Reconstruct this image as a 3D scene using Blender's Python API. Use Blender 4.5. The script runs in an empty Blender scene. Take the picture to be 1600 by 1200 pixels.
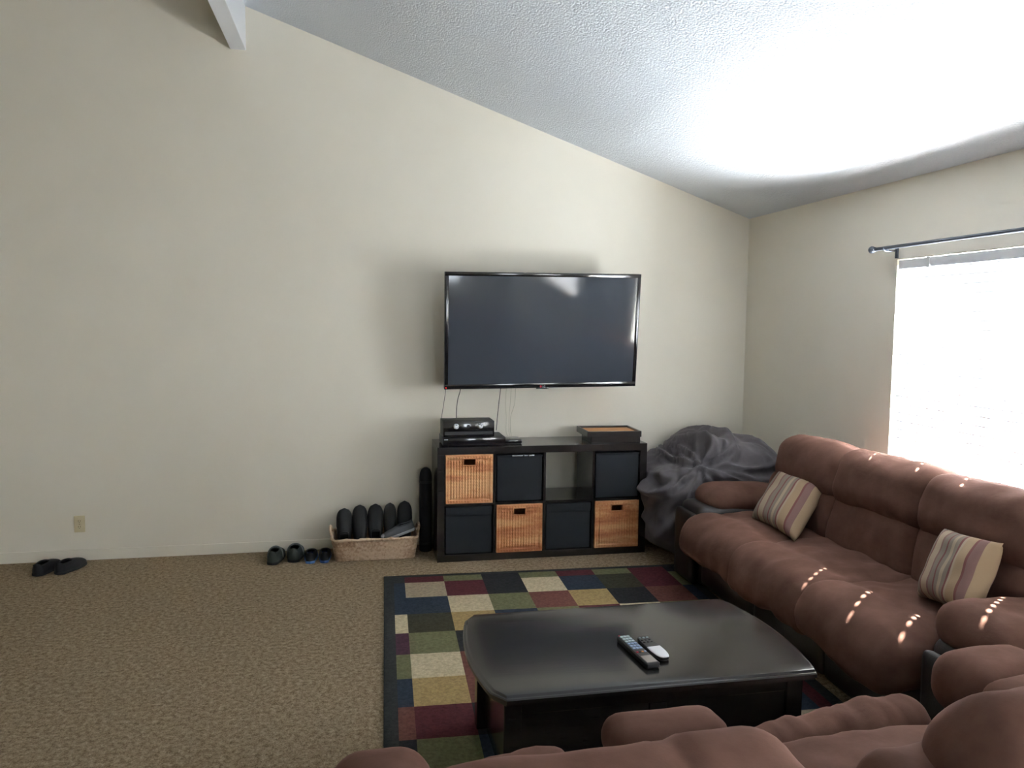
import bpy, bmesh, math, random
from mathutils import Vector, Matrix, noise
random.seed(7)
S = bpy.context.scene
COL = S.collection
PI = math.pi

# ------------------------------------------------------------------ camera
cam_d = bpy.data.cameras.new('camera')
cam = bpy.data.objects.new('camera', cam_d)
COL.objects.link(cam)
cam_d.sensor_width = 36.0
cam_d.lens = 1212.5 * 36.0 / 1600.0
cam_d.clip_start = 0.05
yaw, pitch, roll = 0.1976, -0.0808, 0.0102
fw = Vector((math.sin(yaw) * math.cos(pitch), math.cos(yaw) * math.cos(pitch), math.sin(pitch)))
rt = Vector((math.cos(yaw), -math.sin(yaw), 0))
up = rt.cross(fw)
rt, up = rt * math.cos(roll) + up * math.sin(roll), -rt * math.sin(roll) + up * math.cos(roll)
M = Matrix((rt, up, -fw)).transposed().to_4x4()
M.translation = (-0.526, -5.611, 1.643)
cam.matrix_world = M
S.camera = cam

# ------------------------------------------------------------------ world, sun, daylight
w = bpy.data.worlds.new('world')
S.world = w
w.use_nodes = True
bg = w.node_tree.nodes['Background']
bg.inputs[0].default_value = (0.80, 0.90, 1.0, 1)
bg.inputs[1].default_value = 3.0


def lamp(name, kind, energy, color):
    d = bpy.data.lights.new(name, kind)
    d.energy = energy
    d.color = color
    o = bpy.data.objects.new(name, d)
    COL.objects.link(o)
    return o


SUN_EL = math.radians(46)
sd = Vector((-0.835 * math.cos(SUN_EL), -0.55 * math.cos(SUN_EL), -math.sin(SUN_EL)))
sun = lamp('sun', 'SUN', 90.0, (1.0, 0.95, 0.86))
sun.data.angle = 0.009
sun.rotation_euler = sd.to_track_quat('-Z', 'Y').to_euler()


def sky_panel(name, loc, direction, sx, sy, energy, color=(0.86, 0.93, 1.0)):
    o = lamp(name, 'AREA', energy, color)
    o.data.shape = 'RECTANGLE'
    o.data.size = sx
    o.data.size_y = sy
    o.location = loc
    o.rotation_euler = Vector(direction).to_track_quat('-Z', 'Y').to_euler()
    return o


sky_panel('daylight_front_window', (2.85, -2.38, 1.15), (-1, 0, 0), 0.55, 0.45, 420)
sky_panel('sunlit_ground_front', (2.87, -2.75, 0.15), (-0.1, 0, 1), 1.8, 0.5, 650, (1.0, 0.98, 0.95))
sky_panel('daylight_side_window', (2.95, -6.7, 1.3), (-1, 0, 0), 3.4, 1.0, 16)
sky_panel('daylight_rear_window', (1.1, -9.45, 1.15), (0, 1, -0.05), 1.0, 1.6, 35)

S.view_settings.view_transform = 'Standard'
S.view_settings.look = 'None'
S.view_settings.gamma = 1.0
S.view_settings.use_curve_mapping = False
S.view_settings.exposure = 1.25
S.cycles.max_bounces = 8
S.cycles.diffuse_bounces = 5
S.cycles.caustics_reflective = False
S.cycles.caustics_refractive = False


# ------------------------------------------------------------------ materials
class NT:
    def __init__(self, name):
        self.m = bpy.data.materials.new(name)
        self.m.use_nodes = True
        self.t = self.m.node_tree
        self.b = self.t.nodes['Principled BSDF']

    def n(self, typ, **kw):
        nd = self.t.nodes.new(typ)
        for k, v in kw.items():
            if isinstance(k, str) and k.startswith('i_'):
                nd.inputs[k[2:].replace('_', ' ')].default_value = v
            else:
                setattr(nd, k, v)
        return nd

    def l(self, a, b):
        self.t.links.new(a, b)

    def coord(self, kind='Object', scale=(1, 1, 1)):
        tc = self.n('ShaderNodeTexCoord')
        mp = self.n('ShaderNodeMapping')
        mp.inputs['Scale'].default_value = scale
        self.l(tc.outputs[kind], mp.inputs['Vector'])
        return mp.outputs[0]

    def noise(self, vec, scale, detail=3, rough=0.5):
        nd = self.n('ShaderNodeTexNoise')
        nd.inputs['Scale'].default_value = scale
        nd.inputs['Detail'].default_value = detail
        nd.inputs['Roughness'].default_value = rough
        self.l(vec, nd.inputs['Vector'])
        return nd.outputs[0]

    def ramp(self, fac, stops, interp='LINEAR'):
        r = self.n('ShaderNodeValToRGB')
        r.color_ramp.interpolation = interp
        els = r.color_ramp.elements
        while len(els) < len(stops):
            els.new(0.5)
        for e, (p, c) in zip(els, stops):
            e.position = p
            e.color = (*c, 1)
        self.l(fac, r.inputs[0])
        return r.outputs[0]

    def bump(self, h, strength, dist=0.01):
        b = self.n('ShaderNodeBump')
        b.inputs['Strength'].default_value = strength
        b.inputs['Distance'].default_value = dist
        self.l(h, b.inputs['Height'])
        self.l(b.outputs[0], self.b.inputs['Normal'])


def plain(name, col, rough=0.5, metal=0.0, spec=0.5, coat=0.0, var=0.0, bump=0.0, bscale=200, sheen=0.0):
    m = NT(name)
    b = m.b
    b.inputs['Base Color'].default_value = (*col, 1)
    b.inputs['Roughness'].default_value = rough
    b.inputs['Metallic'].default_value = metal
    b.inputs['Specular IOR Level'].default_value = spec
    b.inputs['Coat Weight'].default_value = coat
    b.inputs['Coat Roughness'].default_value = 0.08
    if sheen:
        b.inputs['Sheen Weight'].default_value = sheen
        b.inputs['Sheen Roughness'].default_value = 0.4
        b.inputs['Sheen Tint'].default_value = (*[min(1, c * 3) for c in col], 1)
    v = m.coord()
    if var:
        f = m.noise(v, 9, 4, 0.6)
        c = m.ramp(f, [(0.3, [x * (1 - var) for x in col]), (0.7, [min(1, x * (1 + var)) for x in col])])
        m.l(c, b.inputs['Base Color'])
    if bump:
        m.bump(m.noise(v, bscale, 2), bump, 0.004)
    return m.m


def m_wall():
    m = NT('cream_wall_paint')
    v = m.coord()
    f = m.noise(v, 2.2, 3)
    m.l(m.ramp(f, [(0.3, (0.72, 0.678, 0.580)), (0.7, (0.75, 0.708, 0.610))]), m.b.inputs['Base Color'])
    m.b.inputs['Roughness'].default_value = 0.75
    m.b.inputs['Specular IOR Level'].default_value = 0.25
    m.bump(m.noise(v, 90, 3), 0.10, 0.004)
    return m.m


def m_ceiling():
    m = NT('popcorn_ceiling')
    v = m.coord()
    vo = m.n('ShaderNodeTexVoronoi')
    vo.inputs['Scale'].default_value = 95
    m.l(v, vo.inputs['Vector'])
    nz = m.noise(v, 60, 4, 0.7)
    mx = m.n('ShaderNodeMath', operation='SUBTRACT')
    m.l(nz, mx.inputs[0])
    m.l(vo.outputs['Distance'], mx.inputs[1])
    m.b.inputs['Base Color'].default_value = (0.71, 0.745, 0.79, 1)
    m.b.inputs['Roughness'].default_value = 0.9
    m.b.inputs['Specular IOR Level'].default_value = 0.1
    m.bump(mx.outputs[0], 0.42, 0.010)
    return m.m


def m_carpet():
    m = NT('tan_carpet')
    v = m.coord()
    a = m.noise(v, 160, 3, 0.8)
    b2 = m.noise(v, 45, 4, 0.7)
    mx = m.n('ShaderNodeMath', operation='ADD')
    mx.inputs[1].default_value = 0
    m.l(a, mx.inputs[0])
    m.l(b2, mx.inputs[1])
    h = m.n('ShaderNodeMath', operation='MULTIPLY')
    h.inputs[1].default_value = 0.5
    m.l(mx.outputs[0], h.inputs[0])
    m.l(m.ramp(h.outputs[0], [(0.38, (0.16, 0.112, 0.062)), (0.5, (0.36, 0.272, 0.172)), (0.62, (0.60, 0.48, 0.33))]),
        m.b.inputs['Base Color'])
    m.b.inputs['Roughness'].default_value = 1.0
    m.b.inputs['Specular IOR Level'].default_value = 0.05
    m.bump(a, 0.9, 0.012)
    return m.m


def m_fabric(name, lo, hi, scale=7.0, bump=0.25, bs=320, sheen=0.25):
    m = NT(name)
    v = m.coord()
    f = m.noise(v, scale, 5, 0.6)
    m.l(m.ramp(f, [(0.32, lo), (0.68, hi)]), m.b.inputs['Base Color'])
    m.b.inputs['Roughness'].default_value = 0.95
    m.b.inputs['Specular IOR Level'].default_value = 0.12
    m.b.inputs['Sheen Weight'].default_value = sheen
    m.b.inputs['Sheen Roughness'].default_value = 0.45
    m.b.inputs['Sheen Tint'].default_value = (min(1, hi[0] * 3), min(1, hi[1] * 3), min(1, hi[2] * 3), 1)
    fine = m.noise(v, bs, 2)
    dv = m.coord(scale=(1.0, 1.0, 1.6))
    nd = m.n('ShaderNodeTexNoise')
    nd.inputs['Scale'].default_value = 9
    nd.inputs['Detail'].default_value = 3
    nd.inputs['Distortion'].default_value = 0.3
    m.l(dv, nd.inputs['Vector'])
    mh = m.n('ShaderNodeMath', operation='MULTIPLY_ADD')
    mh.inputs[1].default_value = 0.08
    m.l(fine, mh.inputs[0])
    m.l(nd.outputs[0], mh.inputs[2])
    m.bump(mh.outputs[0], bump, 0.012)
    return m.m


def m_wood_black():
    m = NT('black_brown_wood')
    v = m.coord(scale=(3, 40, 40))
    f = m.noise(v, 3, 4, 0.6)
    m.l(m.ramp(f, [(0.3, (0.012, 0.010, 0.010)), (0.7, (0.024, 0.020, 0.019))]), m.b.inputs['Base Color'])
    m.b.inputs['Roughness'].default_value = 0.17
    m.b.inputs['Specular IOR Level'].default_value = 0.7
    m.bump(f, 0.04, 0.002)
    return m.m


def m_wicker(name, cols, zs=5.0, grain=0.28, gs=70):
    m = NT(name)
    tc = m.n('ShaderNodeTexCoord')
    oi = m.n('ShaderNodeObjectInfo')
    off = m.n('ShaderNodeMath', operation='MULTIPLY')
    off.inputs[1].default_value = 37.0
    m.l(oi.outputs['Random'], off.inputs[0])
    cb = m.n('ShaderNodeCombineXYZ')
    m.l(off.outputs[0], cb.inputs['Y'])
    va = m.n('ShaderNodeVectorMath', operation='ADD')
    m.l(tc.outputs['Object'], va.inputs[0])
    m.l(cb.outputs[0], va.inputs[1])
    mp = m.n('ShaderNodeMapping')
    mp.inputs['Scale'].default_value = (0.7, 0.7, zs)
    m.l(va.outputs[0], mp.inputs['Vector'])
    f = m.noise(mp.outputs[0], 2.6, 3, 0.6)
    v2 = m.coord(scale=(1, 1, 1))
    g = m.noise(v2, gs, 2)
    ad = m.n('ShaderNodeMath', operation='MULTIPLY_ADD')
    ad.inputs[1].default_value = grain
    ad.inputs[2].default_value = -grain / 2
    m.l(g, ad.inputs[0])
    su = m.n('ShaderNodeMath', operation='ADD')
    m.l(f, su.inputs[0])
    m.l(ad.outputs[0], su.inputs[1])
    m.l(m.ramp(su.outputs[0], [(0.35, cols[0]), (0.5, cols[1]), (0.64, cols[2])]), m.b.inputs['Base Color'])
    m.b.inputs['Roughness'].default_value = 0.6
    return m.m


def m_stripes():
    m = NT('striped_pillow_cloth')
    tc = m.n('ShaderNodeTexCoord')
    sp = m.n('ShaderNodeSeparateXYZ')
    m.l(tc.outputs['UV'], sp.inputs[0])
    ad = m.n('ShaderNodeMath', operation='MULTIPLY_ADD')
    ad.inputs[1].default_value = 1.0
    ad.inputs[2].default_value = 0.0
    m.l(sp.outputs['X'], ad.inputs[0])
    cream, tan, red, sage, mauve = (0.39, 0.295, 0.205), (0.36, 0.25, 0.150), (0.19, 0.070, 0.062), (0.23, 0.185, 0.145), (0.22, 0.120, 0.105)
    seq = [(0.0, cream), (0.07, sage), (0.17, red), (0.195, cream), (0.31, mauve), (0.34, sage), (0.42, red), (0.445, sage),
           (0.50, cream), (0.545, sage), (0.60, red), (0.63, cream), (0.665, tan), (0.80, red), (0.83, mauve), (0.92, tan)]
    c = m.ramp(ad.outputs[0], seq, 'CONSTANT')
    m.l(c, m.b.inputs['Base Color'])
    m.b.inputs['Roughness'].default_value = 0.9
    v = m.coord()
    m.bump(m.noise(v, 260, 2), 0.2, 0.002)
    return m.m


def m_rug_colour(name, col):
    m = NT(name)
    v = m.coord()
    f = m.noise(v, 60, 4, 0.7)
    m.l(m.ramp(f, [(0.3, [c * 0.72 for c in col]), (0.7, [min(1, c * 1.25) for c in col])]), m.b.inputs['Base Color'])
    m.b.inputs['Roughness'].default_value = 1.0
    m.b.inputs['Specular IOR Level'].default_value = 0.05
    m.bump(m.noise(v, 300, 2), 0.4, 0.004)
    return m.m


def m_pane():
    m = NT('window_pane_glass')
    t = m.t
    out = t.nodes['Material Output']
    tr = m.n('ShaderNodeBsdfTransparent')
    gl = m.n('ShaderNodeBsdfGlossy')
    gl.inputs['Roughness'].default_value = 0.02
    mx = m.n('ShaderNodeMixShader')
    mx.inputs[0].default_value = 0.06
    m.l(tr.outputs[0], mx.inputs[1])
    m.l(gl.outputs[0], mx.inputs[2])
    m.l(mx.outputs[0], out.inputs[0])
    return m.m


def m_slat():
    m = NT('white_blind_slat')
    out = m.t.nodes['Material Output']
    m.b.inputs['Base Color'].default_value = (0.86, 0.87, 0.88, 1)
    m.b.inputs['Roughness'].default_value = 0.5
    tl = m.n('ShaderNodeBsdfTranslucent')
    tl.inputs['Color'].default_value = (0.85, 0.87, 0.9, 1)
    mx = m.n('ShaderNodeMixShader')
    mx.inputs[0].default_value = 0.65
    m.l(m.b.outputs[0], mx.inputs[1])
    m.l(tl.outputs[0], mx.inputs[2])
    m.l(mx.outputs[0], out.inputs[0])
    return m.m


MAT = dict(
    wall=m_wall(), ceil=m_ceiling(), carpet=m_carpet(), wood=m_wood_black(), pane=m_pane(), slat=m_slat(), stripes=m_stripes(),
    trim=plain('white_trim_paint', (0.78, 0.80, 0.83), 0.5),
    vinyl=plain('white_vinyl_frame', (0.8, 0.82, 0.84), 0.35),
    brown=m_fabric('brown_microfibre', (0.096, 0.048, 0.034), (0.148, 0.077, 0.057)),
    leather=plain('dark_brown_leatherette', (0.022, 0.017, 0.016), 0.42, spec=0.5, bump=0.15, bscale=120),
    bag=m_fabric('charcoal_bean_bag_cloth', (0.100, 0.090, 0.096), (0.150, 0.136, 0.144), 5, 0.15, 300, 0.3),
    wicker=m_wicker('honey_wicker', [(0.38, 0.130, 0.045), (0.54, 0.230, 0.092), (0.66, 0.37, 0.175)]),
    hyacinth=m_wicker('pale_seagrass_weave', [(0.25, 0.15, 0.09), (0.42, 0.28, 0.18), (0.60, 0.45, 0.32)], 1.0, 0.6, 60),
    binfab=plain('black_bin_fabric', (0.020, 0.022, 0.026), 0.9, spec=0.2, bump=0.2, bscale=300),
    dark=plain('dark_void', (0.008, 0.008, 0.009), 0.8),
    bezel=plain('gloss_black_plastic', (0.010, 0.010, 0.012), 0.12, coat=0.4),
    matblack=plain('matte_black_plastic', (0.017, 0.017, 0.019), 0.45),
    screen=plain('plasma_screen_glass', (0.044, 0.051, 0.063), 0.06, spec=0.5),
    silver=plain('silver_knob', (0.75, 0.77, 0.80), 0.25, metal=0.8),
    mark=plain('pale_print', (0.55, 0.57, 0.6), 0.5),
    red=plain('red_emblem', (0.45, 0.01, 0.03), 0.4),
    gunmetal=plain('pewter_curtain_rod', (0.10, 0.11, 0.13), 0.35, metal=0.6),
    ivory=plain('almond_outlet_plastic', (0.60, 0.52, 0.33), 0.4),
    slot=plain('outlet_slot', (0.04, 0.03, 0.02), 0.6),
    cork=plain('orange_tray_base', (0.62, 0.27, 0.08), 0.5, var=0.15),
    cablek=plain('black_cable_rubber', (0.02, 0.02, 0.02), 0.5),
    cablew=plain('pale_cable_rubber', (0.45, 0.43, 0.33), 0.5),
    shoe=plain('black_shoe_leather', (0.014, 0.014, 0.016), 0.65,spec=0.3, bump=0.1, bscale=90),
    shoeg=plain('dark_green_shoe', (0.020, 0.027, 0.024), 0.6),
    sole=plain('black_shoe_sole', (0.012, 0.012, 0.013), 0.8),
    soleb=plain('blue_shoe_sole', (0.06, 0.14, 0.36), 0.6),
    soleg=plain('grey_shoe_trim', (0.16, 0.17, 0.17), 0.7),
    greyshoe=plain('grey_sneaker_mesh', (0.075, 0.078, 0.088), 0.9),
    toe=plain('pale_toe_rubber', (0.28, 0.28, 0.30), 0.7),
    remote=plain('black_remote_plastic', (0.018, 0.018, 0.02), 0.35),
    rgrey=plain('grey_remote_buttons', (0.42, 0.50, 0.52), 0.4),
    rblue=plain('blue_remote_buttons', (0.24, 0.33, 0.48), 0.4),
    rwhite=plain('white_remote_plastic', (0.78, 0.78, 0.80), 0.3),
    rtan=plain('taupe_remote_panel', (0.30, 0.27, 0.24), 0.4),
    led=plain('red_standby_light', (0.8, 0.02, 0.02), 0.4),
)
e = MAT['led'].node_tree.nodes['Principled BSDF']
e.inputs['Emission Color'].default_value = (1, 0.03, 0.03, 1)
e.inputs['Emission Strength'].default_value = 1.5


# ------------------------------------------------------------------ object helpers
def link(name, me, mat, parent=None, smooth=False, angle=0.6):
    for m in (mat if isinstance(mat, (list, tuple)) else [mat]):
        me.materials.append(m)
    if smooth:
        me.polygons.foreach_set('use_smooth', [True] * len(me.polygons))
        if angle:
            me.set_sharp_from_angle(angle=angle)
    o = bpy.data.objects.new(name, me)
    COL.objects.link(o)
    if parent is not None:
        o.parent = parent
    return o


def obj(name, bm, mat, parent=None, smooth=False, angle=0.6, loc=None, rot=None):
    bmesh.ops.recalc_face_normals(bm, faces=bm.faces)
    me = bpy.data.meshes.new(name)
    bm.to_mesh(me)
    bm.free()
    o = link(name, me, mat, parent, smooth, angle)
    if loc is not None:
        o.location = loc
    if rot is not None:
        o.rotation_euler = rot
    return o


def tag(o, label, cat, group=None):
    o['label'] = label
    o['category'] = cat
    if group:
        o['group'] = group
    return o


def thing(name, label, cat, loc=(0, 0, 0), rotz=0.0, group=None, rot=None):
    o = bpy.data.objects.new(name, None)
    o.empty_display_size = 0.1
    COL.objects.link(o)
    o.location = loc
    o.rotation_euler = rot if rot is not None else (0, 0, rotz)
    return tag(o, label, cat, group)


def struct(o):
    o['kind'] = 'structure'
    return o


def box(bm, x0, x1, y0, y1, z0, z1, bev=0.0, seg=2, mat=None):
    r = bmesh.ops.create_cube(bm, size=1.0)
    vs = r['verts']
    bmesh.ops.scale(bm, vec=(x1 - x0, y1 - y0, z1 - z0), verts=vs)
    bmesh.ops.translate(bm, vec=((x0 + x1) / 2, (y0 + y1) / 2, (z0 + z1) / 2), verts=vs)
    if bev:
        es = {ed for v in vs for ed in v.link_edges}
        r2 = bmesh.ops.bevel(bm, geom=list(es), offset=bev, segments=seg, affect='EDGES', profile=0.5)
        vs = list({v for f in r2['faces'] for v in f.verts} | {v for v in vs if v.is_valid})
    return vs


def bx(*a, **k):
    bm = bmesh.new()
    box(bm, *a, **k)
    return bm


def tube(bm, pts, r, n=8, cap=True):
    rings = []
    up0 = Vector((0, 0, 1))
    P = [Vector(p) for p in pts]
    for i, p in enumerate(P):
        d = (P[min(i + 1, len(P) - 1)] - P[max(i - 1, 0)]).normalized()
        a = d.cross(up0)
        if a.length < 1e-3:
            a = d.cross(Vector((0, 1, 0)))
        a.normalize()
        b = d.cross(a)
        rr = r[i] if isinstance(r, (list, tuple)) else r
        rings.append([bm.verts.new(p + (a * math.cos(t) + b * math.sin(t)) * rr) for t in [2 * PI * k / n for k in range(n)]])
    for q, s in zip(rings, rings[1:]):
        for k in range(n):
            bm.faces.new((q[k], q[(k + 1) % n], s[(k + 1) % n], s[k]))
    if cap:
        bm.faces.new(rings[0])
        bm.faces.new(rings[-1][::-1])


def smooth_path(ctrl, n=8):
    P = [Vector(c) for c in ctrl]
    out = []
    for i in range(len(P) - 1):
        p0, p1, p2, p3 = P[max(i - 1, 0)], P[i], P[i + 1], P[min(i + 2, len(P) - 1)]
        for k in range(n):
            t = k / n
            out.append(0.5 * ((2 * p1) + (p2 - p0) * t + (2 * p0 - 5 * p1 + 4 * p2 - p3) * t * t + (3 * p1 - p0 - 3 * p2 + p3) * t ** 3))
    out.append(P[-1])
    return out


def lathe(bm, prof, n=20, axis='Z', c=(0, 0, 0)):
    """prof: list of (radius, along)"""
    rings = []
    for r, h in prof:
        ring = []
        for k in range(n):
            t = 2 * PI * k / n
            a, b = r * math.cos(t), r * math.sin(t)
            v = {'Z': (a, b, h), 'Y': (a, h, b), 'X': (h, a, b)}[axis]
            ring.append(bm.verts.new(Vector(v) + Vector(c)))
        rings.append(ring)
    for q, s in zip(rings, rings[1:]):
        for k in range(n):
            bm.faces.new((q[k], q[(k + 1) % n], s[(k + 1) % n], s[k]))
    bm.faces.new(rings[0])
    bm.faces.new(rings[-1][::-1])


def prism(bm, outline, rings):
    """outline: list of (x, y); rings: list of (z, inset) -> lofted closed solid (inset along the outline normals)"""
    n = len(outline)
    nor = []
    for i in range(n):
        a, b = Vector(outline[i - 1]), Vector(outline[(i + 1) % n])
        d = (b - a).normalized()
        nor.append(Vector((d.y, -d.x)))
    R = []
    for z, ins in rings:
        R.append([bm.verts.new((outline[i][0] - nor[i].x * ins, outline[i][1] - nor[i].y * ins, z)) for i in range(n)])
    for q, s in zip(R, R[1:]):
        for k in range(n):
            bm.faces.new((q[k], q[(k + 1) % n], s[(k + 1) % n], s[k]))
    bm.faces.new(R[0][::-1])
    bm.faces.new(R[-1])


def soft(dims, r, bulge=(0, 0, 0), amp=0.0, fs=3.0, seed=0, step=0.03, fn=None, stretch=(1, 1, 1), creases=()):
    """a stuffed, rounded block centred on the origin: dims = full sizes, r = corner radius, bulge = outward swelling of the
    faces along each axis, amp/fs = wrinkles, creases = [(axis, position, depth, width)] grooves pressed into the surface"""
    hx, hy, hz = [d / 2 for d in dims]
    N = [max(4, int(d / step)) for d in dims]
    bm = bmesh.new()
    cache = {}

    def pt(i, j, k):
        key = (i, j, k)
        if key in cache:
            return cache[key]
        u = [2 * i / N[0] - 1, 2 * j / N[1] - 1, 2 * k / N[2] - 1]
        p = Vector((u[0] * hx, u[1] * hy, u[2] * hz))
        rr = min(r, hx * 0.98, hy * 0.98, hz * 0.98)
        core = Vector((max(-hx + rr, min(hx - rr, p.x)), max(-hy + rr, min(hy - rr, p.y)), max(-hz + rr, min(hz - rr, p.z))))
        d = p - core
        if d.length > 1e-9:
            nrm = d.normalized()
            p = core + nrm * rr
        else:
            nrm = Vector((0, 0, 1))
        f = [1 - (p[a] / (hx, hy, hz)[a]) ** 2 for a in range(3)]
        q = p.copy()
        for a in range(3):
            o1, o2 = [x for x in range(3) if x != a]
            h = (hx, hy, hz)[a]
            q[a] += bulge[a] * max(0, f[o1]) * max(0, f[o2]) * (p[a] / h)
        for ax, pos, dep, wid in creases:
            g = math.exp(-((p[ax] - pos) / wid) ** 2)
            q -= nrm * dep * g
        if amp:
            s = Vector((q.x * stretch[0], q.y * stretch[1], q.z * stretch[2])) * fs + Vector((seed * 3.17, seed * 1.7, seed * 0.9))
            nz = noise.noise(s) * 0.6 + noise.noise(s * 2.3) * 0.3 - abs(noise.noise(s * 1.6 + Vector((5, 2, 8)))) * 0.5
            q += nrm * amp * nz
        if fn:
            q = fn(q)
        v = bm.verts.new(q)
        cache[key] = v
        return v

    def face(fixed, val):
        o = [a for a in range(3) if a != fixed]
        for i in range(N[o[0]]):
            for j in range(N[o[1]]):
                vs = []
                for di, dj in ((0, 0), (1, 0), (1, 1), (0, 1)):
                    ijk = [0, 0, 0]
                    ijk[fixed] = val
                    ijk[o[0]] = i + di
                    ijk[o[1]] = j + dj
                    vs.append(pt(*ijk))
                bm.faces.new(vs)
    for a in range(3):
        face(a, 0)
        face(a, N[a])
    return bm


def xf(bm, loc=(0, 0, 0), rot=None):
    if rot is not None:
        from mathutils import Euler
        bmesh.ops.transform(bm, matrix=Euler(rot).to_matrix().to_4x4(), verts=bm.verts)
    bmesh.ops.translate(bm, vec=loc, verts=bm.verts)
    return bm


# ------------------------------------------------------------------ room shell
XR, XL, YR, HR, SL = 2.457, -6.0, -9.2, 2.45, 0.343
T = 0.14


def ceil_z(x):
    return HR + SL * (XR - x)


def floor_obj():
    bm = bmesh.new()
    box(bm, XL - T, XR + T, YR - T, T, -0.1, 0.0)
    return struct(obj('floor', bm, MAT['carpet']))


floor_obj()


def sloped_wall(name, y0, y1, holes=()):
    bm = bmesh.new()
    xs = sorted({XL, XR} | {h for a in holes for h in a[:2]})
    for x0, x1 in zip(xs, xs[1:]):
        spans = [(0.0, None)]
        for hx0, hx1, hz0, hz1 in holes:
            if x0 >= hx0 - 1e-6 and x1 <= hx1 + 1e-6:
                spans = [(0.0, hz0), (hz1, None)]
        for a, b in spans:
            zt0, zt1 = (ceil_z(x0), ceil_z(x1)) if b is None else (b, b)
            v = [bm.verts.new(p) for p in ((x0, y0, a), (x1, y0, a), (x1, y0, zt1), (x0, y0, zt0),
                                           (x0, y1, a), (x1, y1, a), (x1, y1, zt1), (x0, y1, zt0))]
            for f in ((0, 1, 2, 3), (5, 4, 7, 6), (4, 0, 3, 7), (1, 5, 6, 2), (3, 2, 6, 7), (4, 5, 1, 0)):
                bm.faces.new([v[i] for i in f])
    return struct(obj(name, bm, MAT['wall']))


RW = (0.75, 1.64, 0.30, 2.0)          # rear window
sloped_wall('wall_back', 0.0, T)
sloped_wall('wall_rear', YR - T, YR, [RW])
W1 = (-2.90, -1.715, 0.84, 2.012)     # window over the sofa
W2 = (-8.55, -4.93, 0.90, 2.012)      # second window further back on the same wall


def side_wall(name, x0, x1, top, holes=()):
    bm = bmesh.new()
    ys = sorted({YR - T, T} | {h for a in holes for h in a[:2]})
    for a, b in zip(ys, ys[1:]):
        spans = [(0.0, top)]
        for h in holes:
            if a >= h[0] - 1e-6 and b <= h[1] + 1e-6:
                spans = [(0.0, h[2]), (h[3], top)]
        for s in spans:
            box(bm, x0, x1, a, b, s[0], s[1])
    return struct(obj(name, bm, MAT['wall']))


side_wall('wall_right', XR, XR + T, HR + 0.03, [W1, W2])
side_wall('wall_left', XL - T, XL, ceil_z(XL) + 0.05)

bm = bmesh.new()
x0, x1 = XL - T, XR + T
v = [bm.verts.new(p) for p in ((x0, YR - T, ceil_z(x0)), (x1, YR - T, ceil_z(x1)), (x1, T, ceil_z(x1)), (x0, T, ceil_z(x0)),
                               (x0, YR - T, ceil_z(x0) + .12), (x1, YR - T, ceil_z(x1) + .12), (x1, T, ceil_z(x1) + .12), (x0, T, ceil_z(x0) + .12))]
for f in ((0, 1, 2, 3), (7, 6, 5, 4), (0, 4, 5, 1), (1, 5, 6, 2), (2, 6, 7, 3), (3, 7, 4, 0)):
    bm.faces.new([v[i] for i in f])
struct(obj('ceiling', bm, MAT['ceil']))

# ceiling beam
beam = struct(obj('trim_1', bx(-1.343, -1.243, YR, -0.001, 3.432, ceil_z(-1.243) + 0.02, bev=0.004), MAT['trim']))
beam['label'] = 'white painted ceiling beam running out from the wall'
struct(obj('baseboard_back', bx(XL, XR, -0.011, -0.001, 0.0, 0.075, bev=0.003), MAT['wall']))
struct(obj('baseboard_right', bx(XR - 0.011, XR - 0.001, YR, -0.012, 0.0, 0.075, bev=0.003), MAT['wall']))


def window(name, axis, a0, a1, z0, z1, wallpos, out):
    """axis 'Y': opening in a wall x=wallpos (out=+1 outward +x); axis 'X': wall y=wallpos (out=-1)"""
    d = wallpos + out * 0.085

    def B(bm, s0, s1, n0, n1, q0, q1, bev=0.004):
        if axis == 'Y':
            box(bm, min(n0, n1), max(n0, n1), s0, s1, q0, q1, bev=bev)
        else:
            box(bm, s0, s1, min(n0, n1), max(n0, n1), q0, q1, bev=bev)
    bm = bmesh.new()
    f = 0.045
    n0, n1 = d, d + out * 0.05
    B(bm, a0, a0 + f, n0, n1, z0, z1)
    B(bm, a1 - f, a1, n0, n1, z0, z1)
    B(bm, a0 + f, a1 - f, n0, n1, z0, z0 + f)
    B(bm, a0 + f, a1 - f, n0, n1, z1 - f, z1)
    mid = (a0 + a1) / 2
    root = struct(obj(name, bm, MAT['vinyl']))
    bm = bmesh.new()
    B(bm, mid - 0.03, mid + 0.03, n0 - out * 0.005, n1, z0 + f, z1 - f)
    obj('meeting_rail', bm, MAT['vinyl'], root)
    for s0, s1 in ((a0 + f, mid - 0.03), (mid + 0.03, a1 - f)):
        bm = bmesh.new()
        B(bm, s0, s1, d + out * 0.02, d + out * 0.026, z0 + f, z1 - f, bev=0)
        obj('pane', bm, MAT['pane'], root)
    return root


window('window_1', 'Y', W1[0], W1[1], W1[2], W1[3], XR, 1)
window('window_2', 'Y', W2[0], W2[1], W2[2], W2[3], XR, 1)
window('window_3', 'X', RW[0], RW[1], RW[2], RW[3], YR, -1)


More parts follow.
